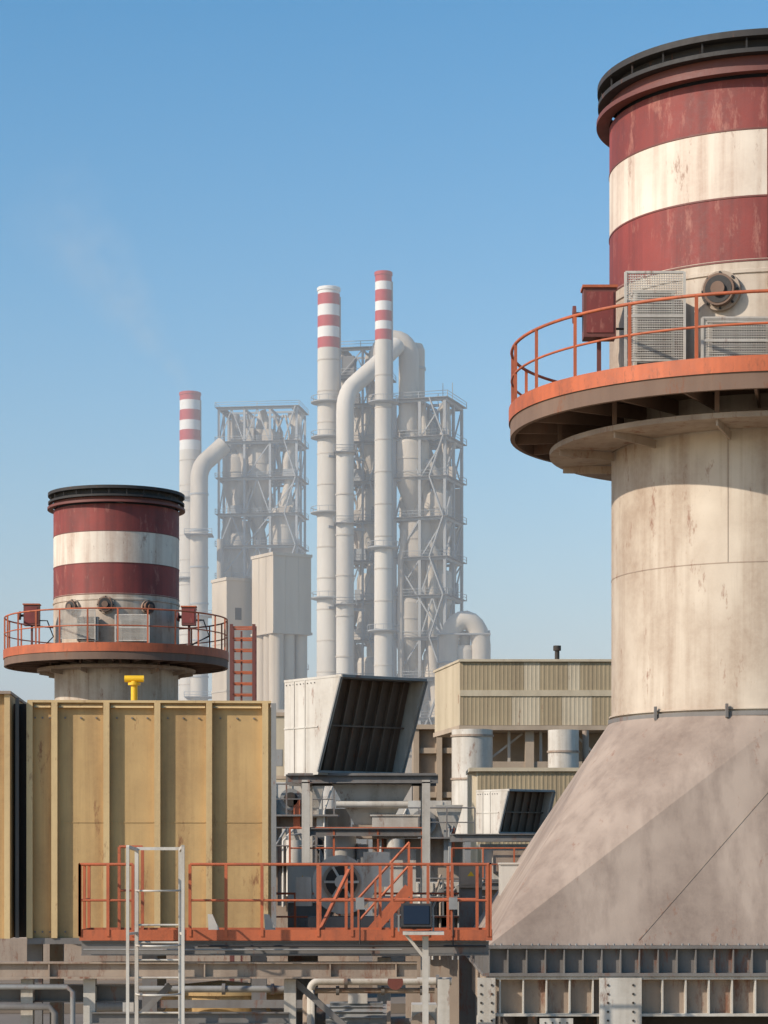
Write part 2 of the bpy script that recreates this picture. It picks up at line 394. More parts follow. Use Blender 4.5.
hood('intake_hood',(-1.47,61.6,2.2),R(36),2.6,2.3,1.5,2.5,8)
hood('intake_hood',(3.65,76.2,.85),R(38),1.9,1.3,1.1,1.55,6)

# frame below the large hood
b=B('hood_support_frame',(-.45,61,0))
for x in(-1.5,1.5):
    for y in(-1.1,1.1): 
        b.beam((x,y,-6),(x,y,2.0),.2,.2,'light')
for y in(-1.1,1.1):
    b.ibeam((-2.0,y,2.03),(1.8,y,2.03),.2,.22,.03,'girder'); b.ibeam((-1.4,y,.7),(1.4,y,.7),.16,.2,.025,'girder')
for x in(-1.5,-.5,.5,1.5): b.ibeam((x,-1.0,2.02),(x,1.0,2.02),.16,.18,.025,'girder')
b.box(-1.95,1.75,-1.2,1.2,2.142,2.17,'girder')
b.rail([(-1.9,-1.1,-.2),(-.8,-1.1,-.2),(.3,-1.1,-.2),(1.4,-1.1,-.2)],1.0,'orange')
b.build()
# hopper + motor under the hood
b=B('filter_hopper',(-.3,61,0))
b.add([(-1,-.9,1.9),(1,-.9,1.9),(1,.9,1.9),(-1,.9,1.9),(-.45,-.45,.9),(.45,-.45,.9),(.45,.45,.9),(-.45,.45,.9)],
 [(0,1,5,4),(1,2,6,5),(2,3,7,6),(3,0,4,7)],'light')
b.box(-.5,.5,-.5,.5,.55,.9,'beige'); b.box(.0,1.15,-1.0,-.3,.55,1.1,'light'); b.box(-.05,1.2,-1.03,-.27,1.1,1.14,'light')
b.tube([(-.9,-.8,1.4),(.9,-.8,1.4)],.09,'light',12)
b.tube([(-.8,-.5,-.2),(-.8,-.5,.7)],.4,'light',24); b.tube([(-.25,-.6,-.9),(-.25,-.6,.4)],.16,'steel',16)
b.box(.3,1.1,-.7,.2,-.9,.3,'light'); b.box(-1.0,-.1,-.7,.2,-1.2,-.25,'beige')
b.build()

# ---------------------------------------------------------------- centrifugal fan
def fan(name,loc,s=1.0):
    b=B(name,loc); b.X=Matrix.Scale(s,4)
    N=40; vs=[]
    for y in(-.25,.25):
        for i in range(N+1):
            t=R(360*i/N); r=.5+.22*i/N; vs.append((r*math.cos(t),y,r*math.sin(t)))
    fs=[(i,i+1,N+2+i,N+1+i) for i in range(N)]
    b.add(vs,fs,'light',True); b.add(vs[:N+1],[tuple(range(N+1))],'light'); b.add(vs[N+1:],[tuple(range(N+1))[::-1]],'light')
    for r0,m,y in((.40,'beige',-.30),(.33,'dark',-.33),(.14,'light',-.45)):
        b.tube([(0,-.24,0),(0,y,0)],r0,m,32)
    for k in range(6):
        t=R(60*k); b.beam((.1*math.cos(t),-.34,.1*math.sin(t)),(.36*math.cos(t),-.34,.36*math.sin(t)),.03,.05,'light')
    b.box(.45,1.0,-.24,.24,-.1,.62,'light'); b.box(-.7,.8,-.35,.35,-1.0,-.72,'girder')
    b.box(-.95,-.62,-.3,.3,-.5,.1,'light'); b.box(.75,1.15,-.2,.3,-.95,-.3,'steel')
    b.beam((-.4,0,-.75),(-.2,0,-.4),.1,.3,'girder'); b.beam((.4,0,-.75),(.2,0,-.4),.1,.3,'girder')
    b.build()
fan('centrifugal_fan',(-.88,50,-.45))

# ---------------------------------------------------------------- foreground walkway
b=B('steel_walkway',(0,40,0))
zd=-1.27
b.box(-5.05,1.78,.03,1.25,zd-.05,zd-.02,'girder')
for y in(.0,1.27): b.box(-5.07,1.8,y-.008,y+.008,zd-.07,zd+.11,'orange')
b.box(-5.078,-5.062,.01,1.26,zd-.07,zd+.11,'orange'); b.box(1.79,1.806,.01,1.26,zd-.07,zd+.11,'orange')
for y in(.08,1.18): b.ibeam((-5.05,y,zd-.2),(1.75,y,zd-.2),.12,.24,.02,'girder')
fr=[(p-384)/60 for p in(80,108,133)]; h=1.2
b.rail([(x,0,zd) for x in fr],h,'orange',toe=0); b.rail([(-5.07,0,zd),(-5.07,.62,zd),(-5.07,1.25,zd)],h,'orange')
b.rail([(x,1.25,zd) for x in(-4.55,-4.15)],h+.3,'orange')
fr=[(p-384)/60 for p in(190,226,262,318,352,392,428,452,488)]
b.rail([(x,0,zd) for x in fr],h,'orange')
fr=[(p-384)/60 for p in(318,345,380,412,450,480)]
b.rail([(x,1.25,zd) for x in fr],h,'orange'); b.rail([(1.77,0,zd),(1.77,.6,zd),(1.77,1.25,zd)],h,'orange')
b.beam((-1.07,.05,zd+.1),(-.6,1.1,zd+1.1),.05,.05,'orange')
b.tube([(-3.1,-.06,zd-.16),(1.7,-.06,zd-.16)],.02,'black',8); b.tube([(-5.0,-.06,zd-.22),(.3,-.06,zd-.22)],.015,'steel',8)
for x in(-.4,1.15): b.box(x-.07,x+.07,-.12,-.03,zd+.45,zd+.65,'steel'); b.tube([(x,-.06,zd+.45),(x,-.06,zd-.16)],.012,'black',6)
for x in(-2.95,-2.0):
    b.add([(x,.4,zd),(x+.22,.4,zd),(x+.06,.4,zd+.36),(x-.02,.4,zd+.36),(x,.46,zd),(x+.22,.46,zd),(x+.06,.46,zd+.36),(x-.02,.46,zd+.36)],
      [(0,1,2,3),(7,6,5,4),(1,5,6,2),(2,6,7,3),(3,7,4,0)],'light')
b.ibeam((-7.2,.2,-1.84),(.55,.2,-1.84),.2,.28,.03,'beige'); b.ibeam((-7.2,.6,-2.25),(-4.2,.6,-2.25),.2,.3,.03,'girder')
for x in(-6.0,-4.95,-1.58,1.0):
    b.box(x-.1,x+.1,.30,.34,GZ,-2.0,'light'); b.box(x-.015,x+.015,.341,.5,GZ,-2.0,'light'); b.box(x-.1,x+.1,.501,.54,GZ,-2.0,'light')
b.ibeam((-4.9,.3,-2.65),(-1.6,.3,-2.65),.15,.2,.02,'girder')
b.beam((-4.9,.4,-3.4),(-3.6,.4,-2.1),.1,.1,'girder'); b.beam((-1.5,.45,-2.05),(-.2,.45,-3.2),.1,.1,'girder')
for x in(-5.6,-4.3,-3.0,-.9,.2): b.box(x-.012,x+.012,.11,.29,-1.95,-1.73,'beige')
b.tube([(-7.2,.1,-2.12),(-5.3,.1,-2.12),(-5.2,.1,-2.2),(-5.2,.1,-4)],.045,'steel',10)
b.tube([(-7.2,.1,-2.45),(-5.6,.1,-2.45),(-5.5,.1,-2.55),(-5.5,.1,-4)],.06,'girder',10)
b.build()
# cat ladder
b=B('cat_ladder',(-3.72,39.6,0))
for x in(-.36,.36):
    b.beam((x,0,GZ),(x,0,.17),.06,.09,'light'); b.beam((x*1.25,-.55,-3.2),(x*1.25,-.55,.22),.05,.06,'light')
    b.beam((x*1.25,-.55,.22),(x,0,.17),.05,.05,'light'); b.beam((x*1.25,-.55,-1.2),(x,0,-1.2),.04,.04,'light')
b.beam((-.36,0,.19),(.36,0,.19),.05,.05,'light')
z=-11.8
while z<-.9: b.tube([(-.34,0,z),(.34,0,z)],.018,'light',8); z+=.29
for z in(-2.2,-1.4,-.5): b.tube([(-.36,0,z)]+[(.36*-math.cos(R(t)),-.05-.5*math.sin(R(t)),z) for t in range(0,181,15)]+[(.36,0,z)],.018,'light',6)
b.build()
# floodlight on post
b=B('floodlight',(.66,39.4,0))
b.beam((.02,0,GZ),(.02,0,-1.25),.1,.1,'light'); b.box(-.35,.32,-.25,.25,-1.22,-1.17,'light'); b.beam((-.3,0,-1.22),(0,0,-1.6),.05,.05,'light')
b.X=Matrix.Translation((-.13,0,-.92))@Matrix.Rotation(R(-20),4,'X')
b.box(-.25,.25,-.06,.06,-.2,.2,'black'); b.box(-.21,.21,-.075,-.061,-.16,.16,'glass')
for i in range(7): b.box(-.23+i*.075,-.215+i*.075,.061,.12,-.17,.17,'black')
b.X=Matrix.Identity(4)
b.beam((-.42,0,-1.17),(-.42,0,-.9),.03,.05,'steel'); b.beam((.15,0,-1.17),(.15,0,-.9),.03,.05,'steel')
b.build()

# ---------------------------------------------------------------- lower deck and machinery around it
b=B('machine_hall_roof'); b.box(-40,30,52,118,GZ,-4.6,'slab')
for y in(60,72,84,100): b.box(-39,29,y,y+.3,-4.59,-4.3,'slab')
b.build()
b=B('orange_staircase',(-.0,47,0))
for s_ in(-.0,.75):
    b.beam((-.5,s_,-1.7),(.5,s_,-.55),.05,.2,'orange'); b.tube([(-.5,s_,-.75),(.5,s_,.35)],.025,'orange',8); b.tube([(-.5,s_,-1.2),(.5,s_,-.1)],.02,'orange',8)
    for i in range(4): b.beam((-.5+i*.33,s_,-1.7+i*.383),(-.5+i*.33,s_,-.75+i*.367),.04,.04,'orange')
for i in range(6): b.box(-.42+i*.16,-.22+i*.16,.02,.73,-1.6+i*.19,-1.57+i*.19,'orange')
b.build()
b=B('platform_guard_rail',(0,54,0))
b.box(-3,7,0,3,-1.9,-1.8,'girder'); b.ibeam((-3,-.05,-2.0),(7,-.05,-2.0),.2,.3,.02,'beige')
b.rail([(-3+i*1.0,0,-1.8) for i in range(6)],1.05,'orange'); b.rail([(2.6+i*.6,.4,-1.8) for i in range(4)],1.05,'orange')
for x in(-2.8,0,2.8,6): b.box(x-.15,x+.15,.1,.4,-12,-2.2,'light')
b.build()
# motor, gearbox and pipework under the walkway
b=B('fan_drive_motor',(-.3,43.5,-2.95))
b.tube([(-.75,0,0),(.35,0,0)],.34,'steel',32); b.tube([(-.92,0,0),(-.75,0,0)],.3,'dark',32); b.tube([(.35,0,0),(.42,0,0)],.4,'beige',32)
for k in range(20):
    t=R(18*k); b.beam((-.68,.36*math.cos(t),.36*math.sin(t)),(.28,.36*math.cos(t),.36*math.sin(t)),.02,.06,'steel',up=(0,math.cos(t),math.sin(t)))
b.box(-.35,-.0,-.15,.15,.36,.58,'light'); b.tube([(.42,0,0),(.85,0,0)],.09,'girder',14); b.box(.8,1.25,-.35,.35,-.45,.35,'light'); b.tube([(1.0,-.36,0),(1.0,-.42,0)],.22,'beige',20)
b.box(-1.0,1.4,-.45,.45,-.62,-.5,'girder'); b.box(-.9,1.3,-.35,.35,GZ+2.95,-.621,'conc')
b.build()
b=B('cooling_pipework',(0,42.6,0))
for k,(xa,xb,zz,r) in enumerate(((-1.3,1.2,-2.15,.07),(-1.4,.9,-2.32,.05),(-4.6,-1.7,-2.3,.06))):
    b.tube([(xa,k*.1,-4),(xa,k*.1,zz-.15)]+arc((xa+.15,k*.1,zz-.15),.15,180,90,5)+[(xb,k*.1,zz)],r,['light','beige','steel'][k],12)
    for t in(.25,.6,.9): x=xa+(xb-xa)*t; b.tube([(x-.03,k*.1,zz),(x+.03,k*.1,zz)],r*1.7,'girder',14)
b.tube([(.2,0,-2.15),(.2,-.25,-2.15)],.03,'girder',8); b.tube([(.2,-.25,-2.15),(.2,-.28,-2.15)],.14,'maroon',18)
b.build()
b=B('process_vessel',(-3.4,50,0))
b.lathe(0,0,[(1.4,GZ),(1.4,-2.75),(1.46,-2.75),(1.46,-2.66),(0,-2.5)],'yellow',40)
b.box(-1.2,1.4,-1.6,-1.45,-6,-3.6,'girder'); b.beam((-1.6,-1.6,-2.9),(1.9,-1.6,-2.9),.1,.16,'girder'); b.beam((-1.7,-1.7,-8),(-1.7,-1.7,-2.6),.14,.14,'light')
b.tube([(-2.6,-.8,-3.0),(1.8,-.8,-3.0)],.11,'steel',14); b.build()
def cabinet(name,loc,w,h,d,mat='light'):
    b=B(name,loc); b.box(-w/2,w/2,0,d,0,h,mat); b.box(-w/2-.02,w/2+.02,-.03,d+.02,h+.001,h+.04,mat)
    b.box(-w/2+.04,w/2-.04,-.02,-.002,.06,h-.05,mat); b.box(w/2-.1,w/2-.07,-.04,-.021,h*.45,h*.6,'dark')
    b.add([(-.08,-.022,h*.5),(.08,-.022,h*.5),(0,-.022,h*.72)],[(0,1,2)],'brightyel'); b.box(-w/2,w/2,.1,d-.1,-3,-.001,'girder'); return b.build()
cabinet('electrical_cabinet',(2.72,49.5,-.75),.66,.66,.5)
cabinet('electrical_cabinet',(1.9,52.5,-.6),.5,.5,.4,'beige')
cabinet('electrical_cabinet',(-1.9,56,-1.0),.7,.9,.5,'light')
b=B('hood_support_frame',(4.0,75.5,0))
for x in(-1.4,1.5):
    for y in(-.9,.9): b.beam((x,y,-4.6),(x,y,.6),.18,.18,'steel')
for y in(-.9,.9): b.ibeam((-1.9,y,.7),(2.0,y,.7),.2,.24,.03,'girder'); b.ibeam((-1.9,y,-.8),(2,y,-.8),.2,.24,.03,'girder')
b.box(-1.9,2,-1,1,-.66,-.63,'girder'); b.rail([(-1.9+i*.97,-1,-.63) for i in range(5)],1.0,'orange')
b.box(-.9,.9,-.6,.6,-.6,.4,'light'); b.box(-.6,.6,-.8,-.61,-.4,.3,'beige'); b.box(-1.0,1.0,-.7,.7,.41,.5,'steel')
b.tube([(1.2,-.6,-2.5),(1.2,-.6,.4)],.22,'light',20); b.box(-1.2,.8,-.7,.7,-3,-.9,'beige')
b.build()
def machine(name,x,y,z,s,seed):
    r=random.Random(seed); b=B(name,(x,y,z))
    b.box(-s,s,-s*.5,s*.5,-4.6-z,-.3,'beige'); b.box(-s*.8,s*.7,-s*.6,s*.4,-.29,s*.6,'light')
    for k in range(4): b.box(-s*.7+k*s*.4,-s*.7+k*s*.4+.04,-s*.6-.03,-s*.6-.002,-.28,s*.58,'light')
    b.tube([(-s*.5,-s*.8,-1.2),(-s*.5,-s*.8,s*.3)],s*.2,'light',20)
    b.tube([(s*.1,-s*.62,.2),(s*.1,-s*.75,.2)],s*.28,'steel',24); b.tube([(s*.1,-s*.75,.2),(s*.1,-s*.8,.2)],s*.18,'dark',24)
    b.add([(s*.35,-s*.9,s*.5),(s*.95,-s*.9,s*.5),(s*.95,-s*.3,s*.5),(s*.35,-s*.3,s*.5),(s*.55,-s*.7,-.4),(s*.75,-s*.7,-.4),(s*.75,-s*.5,-.4),(s*.55,-s*.5,-.4)],
      [(0,1,5,4),(1,2,6,5),(2,3,7,6),(3,0,4,7),(0,3,2,1)],'light')
    for i in range(7):
        xx=r.uniform(-s,s); b.box(xx-.1,xx+.12,-s*.8,-s*.61,r.uniform(-1.5,-.5),r.uniform(-.2,.3),r.choice(['light','beige','steel','girder','orange']))
        xx=r.uniform(-s,s); b.tube([(xx,-s*.85,-1.5),(xx,-s*.85,r.uniform(-.2,.5)),(xx+r.choice([-.3,.3]),-s*.6,r.uniform(.5,.8))],.035,r.choice(['light','steel','beige']),8)
    b.rail([(-s*1.2+i*s*.6,-s*.95,-.3) for i in range(5)],1.0,r.choice(['orange','girder'])); b.box(-s*1.3,s*1.3,-s,s*.5,-.36,-.301,'girder')
    return b.build()
machine('pump_skid',-1.9,68,.2,1.2,1); machine('pump_skid',1.6,66,-1.2,1.0,2); machine('pump_skid',4.6,62,-1.9,1.1,3)
machine('pump_skid',1.2,84,1.1,1.6,4); machine('pump_skid',-3.2,80,1.8,1.3,5)

# ---------------------------------------------------------------- corrugated sided building
def corr(b,p,q,z0,z1,mat,pitch=.25,dep=.04):
    p=Vector((p[0],p[1],0));q=Vector((q[0],q[1],0));L=(q-p).length;d=(q-p)/L;n=Vector((d.y,-d.x,0))
    k=int(L/pitch); pr=[]
    for i in range(k):
        o=i*L/k; w=L/k
        pr+=[(o,0),(o+w*.5,0),(o+w*.6,dep),(o+w*.9,dep)]
    pr.append((L,0))
    vs=[];
    for o,e in pr:
        c=p+d*o+n*e; vs+= [(c.x,c.y,z0),(c.x,c.y,z1)]
    b.add(vs,[(2*i,2*i+2,2*i+3,2*i+1) for i in range(len(pr)-1)],mat)
b=B('clad_conveyor_building',(0,0,0))
z0,z1=6.75,9.9
b.box(3.9,11.4,120.15,127,z0,z1-.05,'siding')
zm=z0+1.45
for (xa,xb,m) in((3.8,7.0,'siding'),(7.0,7.8,'sidingl'),(7.8,9.2,'siding'),(9.2,9.8,'sidingl'),(9.8,11.5,'siding')):
    corr(b,(xa,120),(xb,120),zm+.3,z1,m,.2,.01)
b.box(3.8,11.5,119.94,120.14,zm,zm+.299,'sidingl')
for (xa,xb,m) in((3.8,6.4,'siding'),(6.4,7.8,'sidingl'),(7.8,8.9,'siding'),(8.9,10.4,'sidingl'),(10.4,11.5,'siding')):
    corr(b,(xa,120),(xb,120),z0,zm-.002,m,.2,.01)
corr(b,(2.7,127),(3.8,120),z0,z1,'sidingl')
b.add([(2.6,127.1,z1+.02),(3.75,119.85,z1+.02),(11.6,119.85,z1+.02),(11.6,127.1,z1+.02),(2.6,127.1,z1+.14),(3.75,119.85,z1+.14),(11.6,119.85,z1+.14),(11.6,127.1,z1+.14)],
  [(4,5,6,7),(0,1,5,4),(1,2,6,5),(2,3,7,6),(3,2,1,0)],'sidingl')
b.add([(2.6,127.1,z0-.25),(3.75,119.85,z0-.25),(11.6,119.85,z0-.25),(11.6,127.1,z0-.25),(2.6,127.1,z0-.02),(3.75,119.85,z0-.02),(11.6,119.85,z0-.02),(11.6,127.1,z0-.02)],
  [(4,5,6,7),(0,1,5,4),(1,2,6,5),(2,3,7,6),(3,2,1,0)],'conc')
b.tube([(8.8,122,z1),(8.8,122,z1+.75)],.12,'dark',12); b.tube([(8.8,122,z1+.75),(8.8,122,z1+1.0)],.2,'dark',12)
b.box(5,11.5,123.0,125,GZ,z0-.26,'conc')
for x in(4.0,7.3,9.0,11.2): b.box(x-.22,x+.22,120.3,120.8,GZ,z0-.26,'conc')
for z in(4.6,2.4): b.box(4.3,11,120.4,120.7,z,z+.35,'conc')
for x in(5.4,6.3,7.9,8.6): b.beam((x,120.6,2.6),(x+.9,120.6,4.6),.08,.08,'girder'); b.beam((x,121,4.9),(x,121,6.5),.14,.14,'light')
b.beam((5.2,121.2,5),(7.0,121.2,6.4),.1,.1,'light'); b.beam((9.6,121.2,6.4),(11,121.2,5),.1,.1,'light')
b.build()
b=B('vertical_silo',(4.3,117,0))
b.tube([(0,0,GZ),(0,0,6.35)],1.0,'light',40,False); b.lathe(0,0,[(1.0,6.0),(1.06,6.0),(1.06,6.1),(1.0,6.1)],'beige',40); b.lathe(0,0,[(1.0,3.9),(1.06,3.9),(1.06,4.0),(1.0,4.0)],'beige',40)
b.build()
b=B('vertical_silo',(8.4,117,0))
b.tube([(.3,-.6,GZ),(.3,-.6,6.3)],.75,'light',28,False)
for z in(3.6,5.2): b.lathe(.3,-.6,[(.75,z),(.8,z),(.8,z+.1),(.75,z+.1)],'beige',28)
b.tube([(1.4,-.3,GZ),(1.4,-.3,6.3)],.16,'beige',16); b.build()
b=B('concrete_frame_building',(3.2,130,0))
W0,W1=-1.6,3.4; T=7.1
b.box(W0,W1,.6,8,GZ,T,'conc'); b.box(W0-.1,W1+.1,0,8.1,T+.001,T+.25,'conc')
for x in(W0,W0+1.25,W0+2.5,W0+3.75,W1-.3): b.box(x,x+.3,.1,.599,GZ,T-.001,'conc')
for z in(-8,-5,-2,1,3.4,5.8):
    for i in range(4):
        xa=W0+.3+i*1.25; b.box(xa+.003,xa+.94,.25,.597,z,z+.3,'conc')
        if (i+int(z*3))%4==0: b.box(xa+.15,xa+.8,.5,.596,z+.6,z+1.5,'steel')
b.build()
b=B('corrugated_shed',(6.1,100,0))
corr(b,(-2.2,0),(2.2,0),GZ,3.7,'siding',.18,.012); corr(b,(-2.5,3),(-2.2,0),GZ,3.7,'sidingl',.22)
b.box(-2.1,2.1,.1,4,GZ,3.6,'siding'); b.box(-2.55,2.3,-.15,4.1,3.701,3.85,'sidingl'); b.build()
b=B('white_plant_building',(-6.2,130,0))
b.box(-1.4,2.5,0,8,GZ,7.8,'sidingl'); b.box(-1.5,2.6,-.1,8.1,7.801,8.0,'conc')
for z in(0,2.2,4.4): 
    b.box(-1.41,2.51,-.05,-.003,z,z+.18,'conc')
    for x in(-1.0,.1,1.2): b.box(x,x+.6,-.02,-.002,z+.7,z+1.6,'steel')
b.box(1.4,2.9,-3,-.2,GZ,5.6,'light'); b.build()
b=B('plant_wall',(0,140,0)); b.box(-16,-2,0,6,GZ,3.0,'conc'); b.box(3,18,0,6,GZ,5.0,'conc')
for i in range(8): b.box(-15.5+i*1.7,-15.3+i*1.7,-.15,-.002,GZ,3.0,'conc')
b.build()

# ---------------------------------------------------------------- far plant
def banded_stack(name,loc,r0,r1,ztop,bands,d=None,plats=(),seg=40,shaft='farstack'):
    b=B(name,loc); rad=lambda z:r0+(r1-r0)*(z-GZ)/(ztop-GZ)
    lo=bands[-1][1]
    for hi,l,m in bands: b.ring(0,0,rad(hi),hi,rad(l),l,m,seg)
    b.ring(0,0,rad(lo),lo,rad(GZ),GZ,shaft,seg)
    b.ring(0,0,r1,ztop,r1*.8,ztop,'farstack',seg); b.ring(0,0,r1*.8,ztop,r1*.8,ztop-6,'black',seg)
    b.lathe(0,0,[(r1,ztop-.8),(r1+.15,ztop-.7),(r1+.15,ztop-.1),(r1,ztop)],bands[0][2],seg)
    z=GZ+6
    while z<lo-2: b.lathe(0,0,[(rad(z),z-.15),(rad(z)+.07,z-.12),(rad(z)+.07,z+.12),(rad(z),z+.15)],'farcyc',seg); z+=6.2
    for z in plats:
        r=rad(z); b.lathe(0,0,[(r,z-.3),(r+1.3,z),(r+1.3,z+.2),(r,z+.2)],'farsteel',seg)
        b.tube([polar(r+1.25,i*15,z+1.2) for i in range(25)],.06,'farsteel',6,False)
        for i in range(12): p=polar(r+1.25,i*30,z+.2); b.beam(p,(p[0],p[1],z+1.2),.08,.08,'farsteel')
    b.beam((rad(0)+.1,-.6,GZ),(r1+.1,-.6,ztop-2),.25,.2,'farsteel')
    return b.build()
def lattice(b,xs,ys,zs,mat,cw=.5,bw=.35,br=.22,fl='farfloor',seed=1,skipfloor=(),clutter=6,xl=None):
    r=random.Random(seed)
    for x in xs:
        for y in ys: b.beam((x,y,GZ),(x,y,zs[-1]),cw,cw,mat)
    for i,z in enumerate(zs):
        for y in ys: b.beam((xs[0],y,z),(xs[-1],y,z),bw,bw*1.3,mat)
        for x in xs: b.beam((x,ys[0],z+.01),(x,ys[-1],z+.01),bw,bw*1.3,mat)
        if i not in skipfloor:
            b.box(xs[0]-.8,xs[-1]+.8,ys[0]-.9,ys[0]+2.0,z+.3,z+.42,fl); b.box(xs[-1]-1.8,xs[-1]+.9,ys[0]+2.01,ys[-1]+.8,z+.3,z+.42,fl)
            b.box(xs[0]-.8,xs[0]+1.5,ys[0]+2.01,ys[-1]+.8,z+.3,z+.42,fl)
            c=[(xs[0]-.8,ys[-1]+.8,z+.42),(xs[0]-.8,ys[0]-.9,z+.42),((xs[0]+xs[-1])/2,ys[0]-.9,z+.42),(xs[-1]+.8,ys[0]-.9,z+.42),(xs[-1]+.8,ys[-1]+.8,z+.42)]
            b.rail(c,1.15,mat,r=.06,mids=(.5,))
        if i:
            zp=zs[i-1]
            for j in range(len(xs)-1):
                a,c=xs[j],xs[j+1]
                for y in(ys[0],ys[-1]):
                    k=r.random()
                    if k<.25: b.beam((a,y,zp),((a+c)/2,y,z),br,br,mat); b.beam((c,y,zp),((a+c)/2,y,z),br,br,mat)
                    elif k<.55: b.beam((a,y,zp),(c,y,z),br,br,mat)
                    elif k>.8 and y==ys[-1]: b.box(a+.3,c-.3,y-.1,y+.1,zp+.5,z-.4,r.choice(['farconc','farstack']))
            for x in(xs[0],xs[-1]):
                for j in range(len(ys)-1):
                    if r.random()<.6: b.beam((x,ys[j],zp),(x,ys[j+1],z),br,br,mat)
            b.beam((xs[-1]-3,ys[0]-.6,zp+.4) if i%2 else (xs[-1]-.2,ys[0]-.6,zp+.4),(xs[-1]-.2,ys[0]-.6,z+.3) if i%2 else (xs[-1]-3,ys[0]-.6,z+.3),.7,.25,mat)
            for _ in range(clutter):
                x=r.uniform(xs[0],(xl or xs[-1]));y=r.uniform(ys[0]+1.5,ys[-1]); s=r.uniform(.4,1.5)
                b.box(x-s,x+s,y-s,y+s,zp+.43,zp+.5+r.uniform(1,4),r.choice(['farcyc','farconc','farsteel','farfloor']))
                x2=max(xs[0],min(xs[-1],x+r.uniform(-2,2)))
                b.tube([(x,y,zp),(x,y,(z+zp)/2),(x2,y,z)],r.choice([.25,.4,.8,1.1]),'farcyc',12)
def cyclone(b,x,y,z,r,h,mat='farcyc'):
    b.lathe(x,y,[(r*.3,z+h*1.02),(r*.9,z+h),(r,z+h*.93),(r,z+h*.45),(r*.28,z),(r*.28,z-h*.25)],mat,32)
    b.lathe(x,y,[(r,z+h*.7),(r*1.04,z+h*.7),(r*1.04,z+h*.73),(r,z+h*.73)],mat,32)
    b.tube([(x,y,z+h),(x,y,z+h*1.25)],r*.42,mat,20)

# Tower A at ~480 m
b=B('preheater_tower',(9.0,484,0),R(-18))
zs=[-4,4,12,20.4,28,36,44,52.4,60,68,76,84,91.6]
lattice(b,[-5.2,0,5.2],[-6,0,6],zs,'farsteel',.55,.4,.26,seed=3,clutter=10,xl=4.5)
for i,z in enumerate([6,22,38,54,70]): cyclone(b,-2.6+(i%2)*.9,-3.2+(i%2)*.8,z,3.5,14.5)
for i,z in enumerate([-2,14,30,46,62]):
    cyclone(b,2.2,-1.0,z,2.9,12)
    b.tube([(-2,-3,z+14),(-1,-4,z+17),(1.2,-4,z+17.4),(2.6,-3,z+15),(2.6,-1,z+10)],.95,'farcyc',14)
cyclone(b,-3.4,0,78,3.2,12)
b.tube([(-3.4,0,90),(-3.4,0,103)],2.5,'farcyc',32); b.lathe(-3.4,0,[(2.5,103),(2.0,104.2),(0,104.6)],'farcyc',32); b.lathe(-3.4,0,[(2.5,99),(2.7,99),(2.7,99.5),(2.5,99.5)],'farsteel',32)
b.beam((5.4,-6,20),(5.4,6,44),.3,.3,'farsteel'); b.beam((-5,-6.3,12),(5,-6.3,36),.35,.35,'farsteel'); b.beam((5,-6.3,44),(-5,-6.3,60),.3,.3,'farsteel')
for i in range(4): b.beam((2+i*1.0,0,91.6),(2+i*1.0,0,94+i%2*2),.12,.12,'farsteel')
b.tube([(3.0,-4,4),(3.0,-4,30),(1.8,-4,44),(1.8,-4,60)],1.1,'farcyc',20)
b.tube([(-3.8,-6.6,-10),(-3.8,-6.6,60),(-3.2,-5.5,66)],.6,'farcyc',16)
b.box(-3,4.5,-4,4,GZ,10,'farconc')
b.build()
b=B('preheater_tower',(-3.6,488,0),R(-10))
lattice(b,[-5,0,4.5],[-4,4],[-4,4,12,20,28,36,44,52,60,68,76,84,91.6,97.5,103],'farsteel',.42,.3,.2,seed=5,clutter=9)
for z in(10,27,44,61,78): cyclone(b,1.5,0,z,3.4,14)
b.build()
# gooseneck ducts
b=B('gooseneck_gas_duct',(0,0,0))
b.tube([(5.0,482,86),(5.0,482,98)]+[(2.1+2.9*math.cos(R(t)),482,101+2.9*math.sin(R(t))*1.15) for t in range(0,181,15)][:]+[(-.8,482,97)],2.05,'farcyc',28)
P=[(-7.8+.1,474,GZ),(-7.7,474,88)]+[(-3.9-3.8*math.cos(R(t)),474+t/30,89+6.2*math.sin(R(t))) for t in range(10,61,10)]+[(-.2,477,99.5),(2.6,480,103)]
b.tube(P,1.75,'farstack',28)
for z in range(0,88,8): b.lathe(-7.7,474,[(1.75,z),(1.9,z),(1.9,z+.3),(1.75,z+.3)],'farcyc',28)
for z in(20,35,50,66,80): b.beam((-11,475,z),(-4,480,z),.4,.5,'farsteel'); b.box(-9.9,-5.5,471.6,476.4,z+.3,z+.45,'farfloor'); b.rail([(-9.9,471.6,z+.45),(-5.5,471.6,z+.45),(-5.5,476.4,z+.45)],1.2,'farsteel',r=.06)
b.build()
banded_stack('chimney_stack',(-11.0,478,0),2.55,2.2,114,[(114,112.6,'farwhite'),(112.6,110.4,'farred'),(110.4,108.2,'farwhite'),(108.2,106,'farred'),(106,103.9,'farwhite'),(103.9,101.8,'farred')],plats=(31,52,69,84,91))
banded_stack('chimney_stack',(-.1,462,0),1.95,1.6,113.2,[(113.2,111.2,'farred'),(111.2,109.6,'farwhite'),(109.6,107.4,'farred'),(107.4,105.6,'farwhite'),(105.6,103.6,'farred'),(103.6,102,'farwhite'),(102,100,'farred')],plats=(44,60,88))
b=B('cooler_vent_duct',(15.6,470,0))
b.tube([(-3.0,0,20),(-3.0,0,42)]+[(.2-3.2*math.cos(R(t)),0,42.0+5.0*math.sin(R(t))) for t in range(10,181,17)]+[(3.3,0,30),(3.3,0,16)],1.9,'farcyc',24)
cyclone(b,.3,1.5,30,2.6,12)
for z in(38.5,44): b.box(-5.2,5.2,-2,3,z,z+.3,'farsteel')
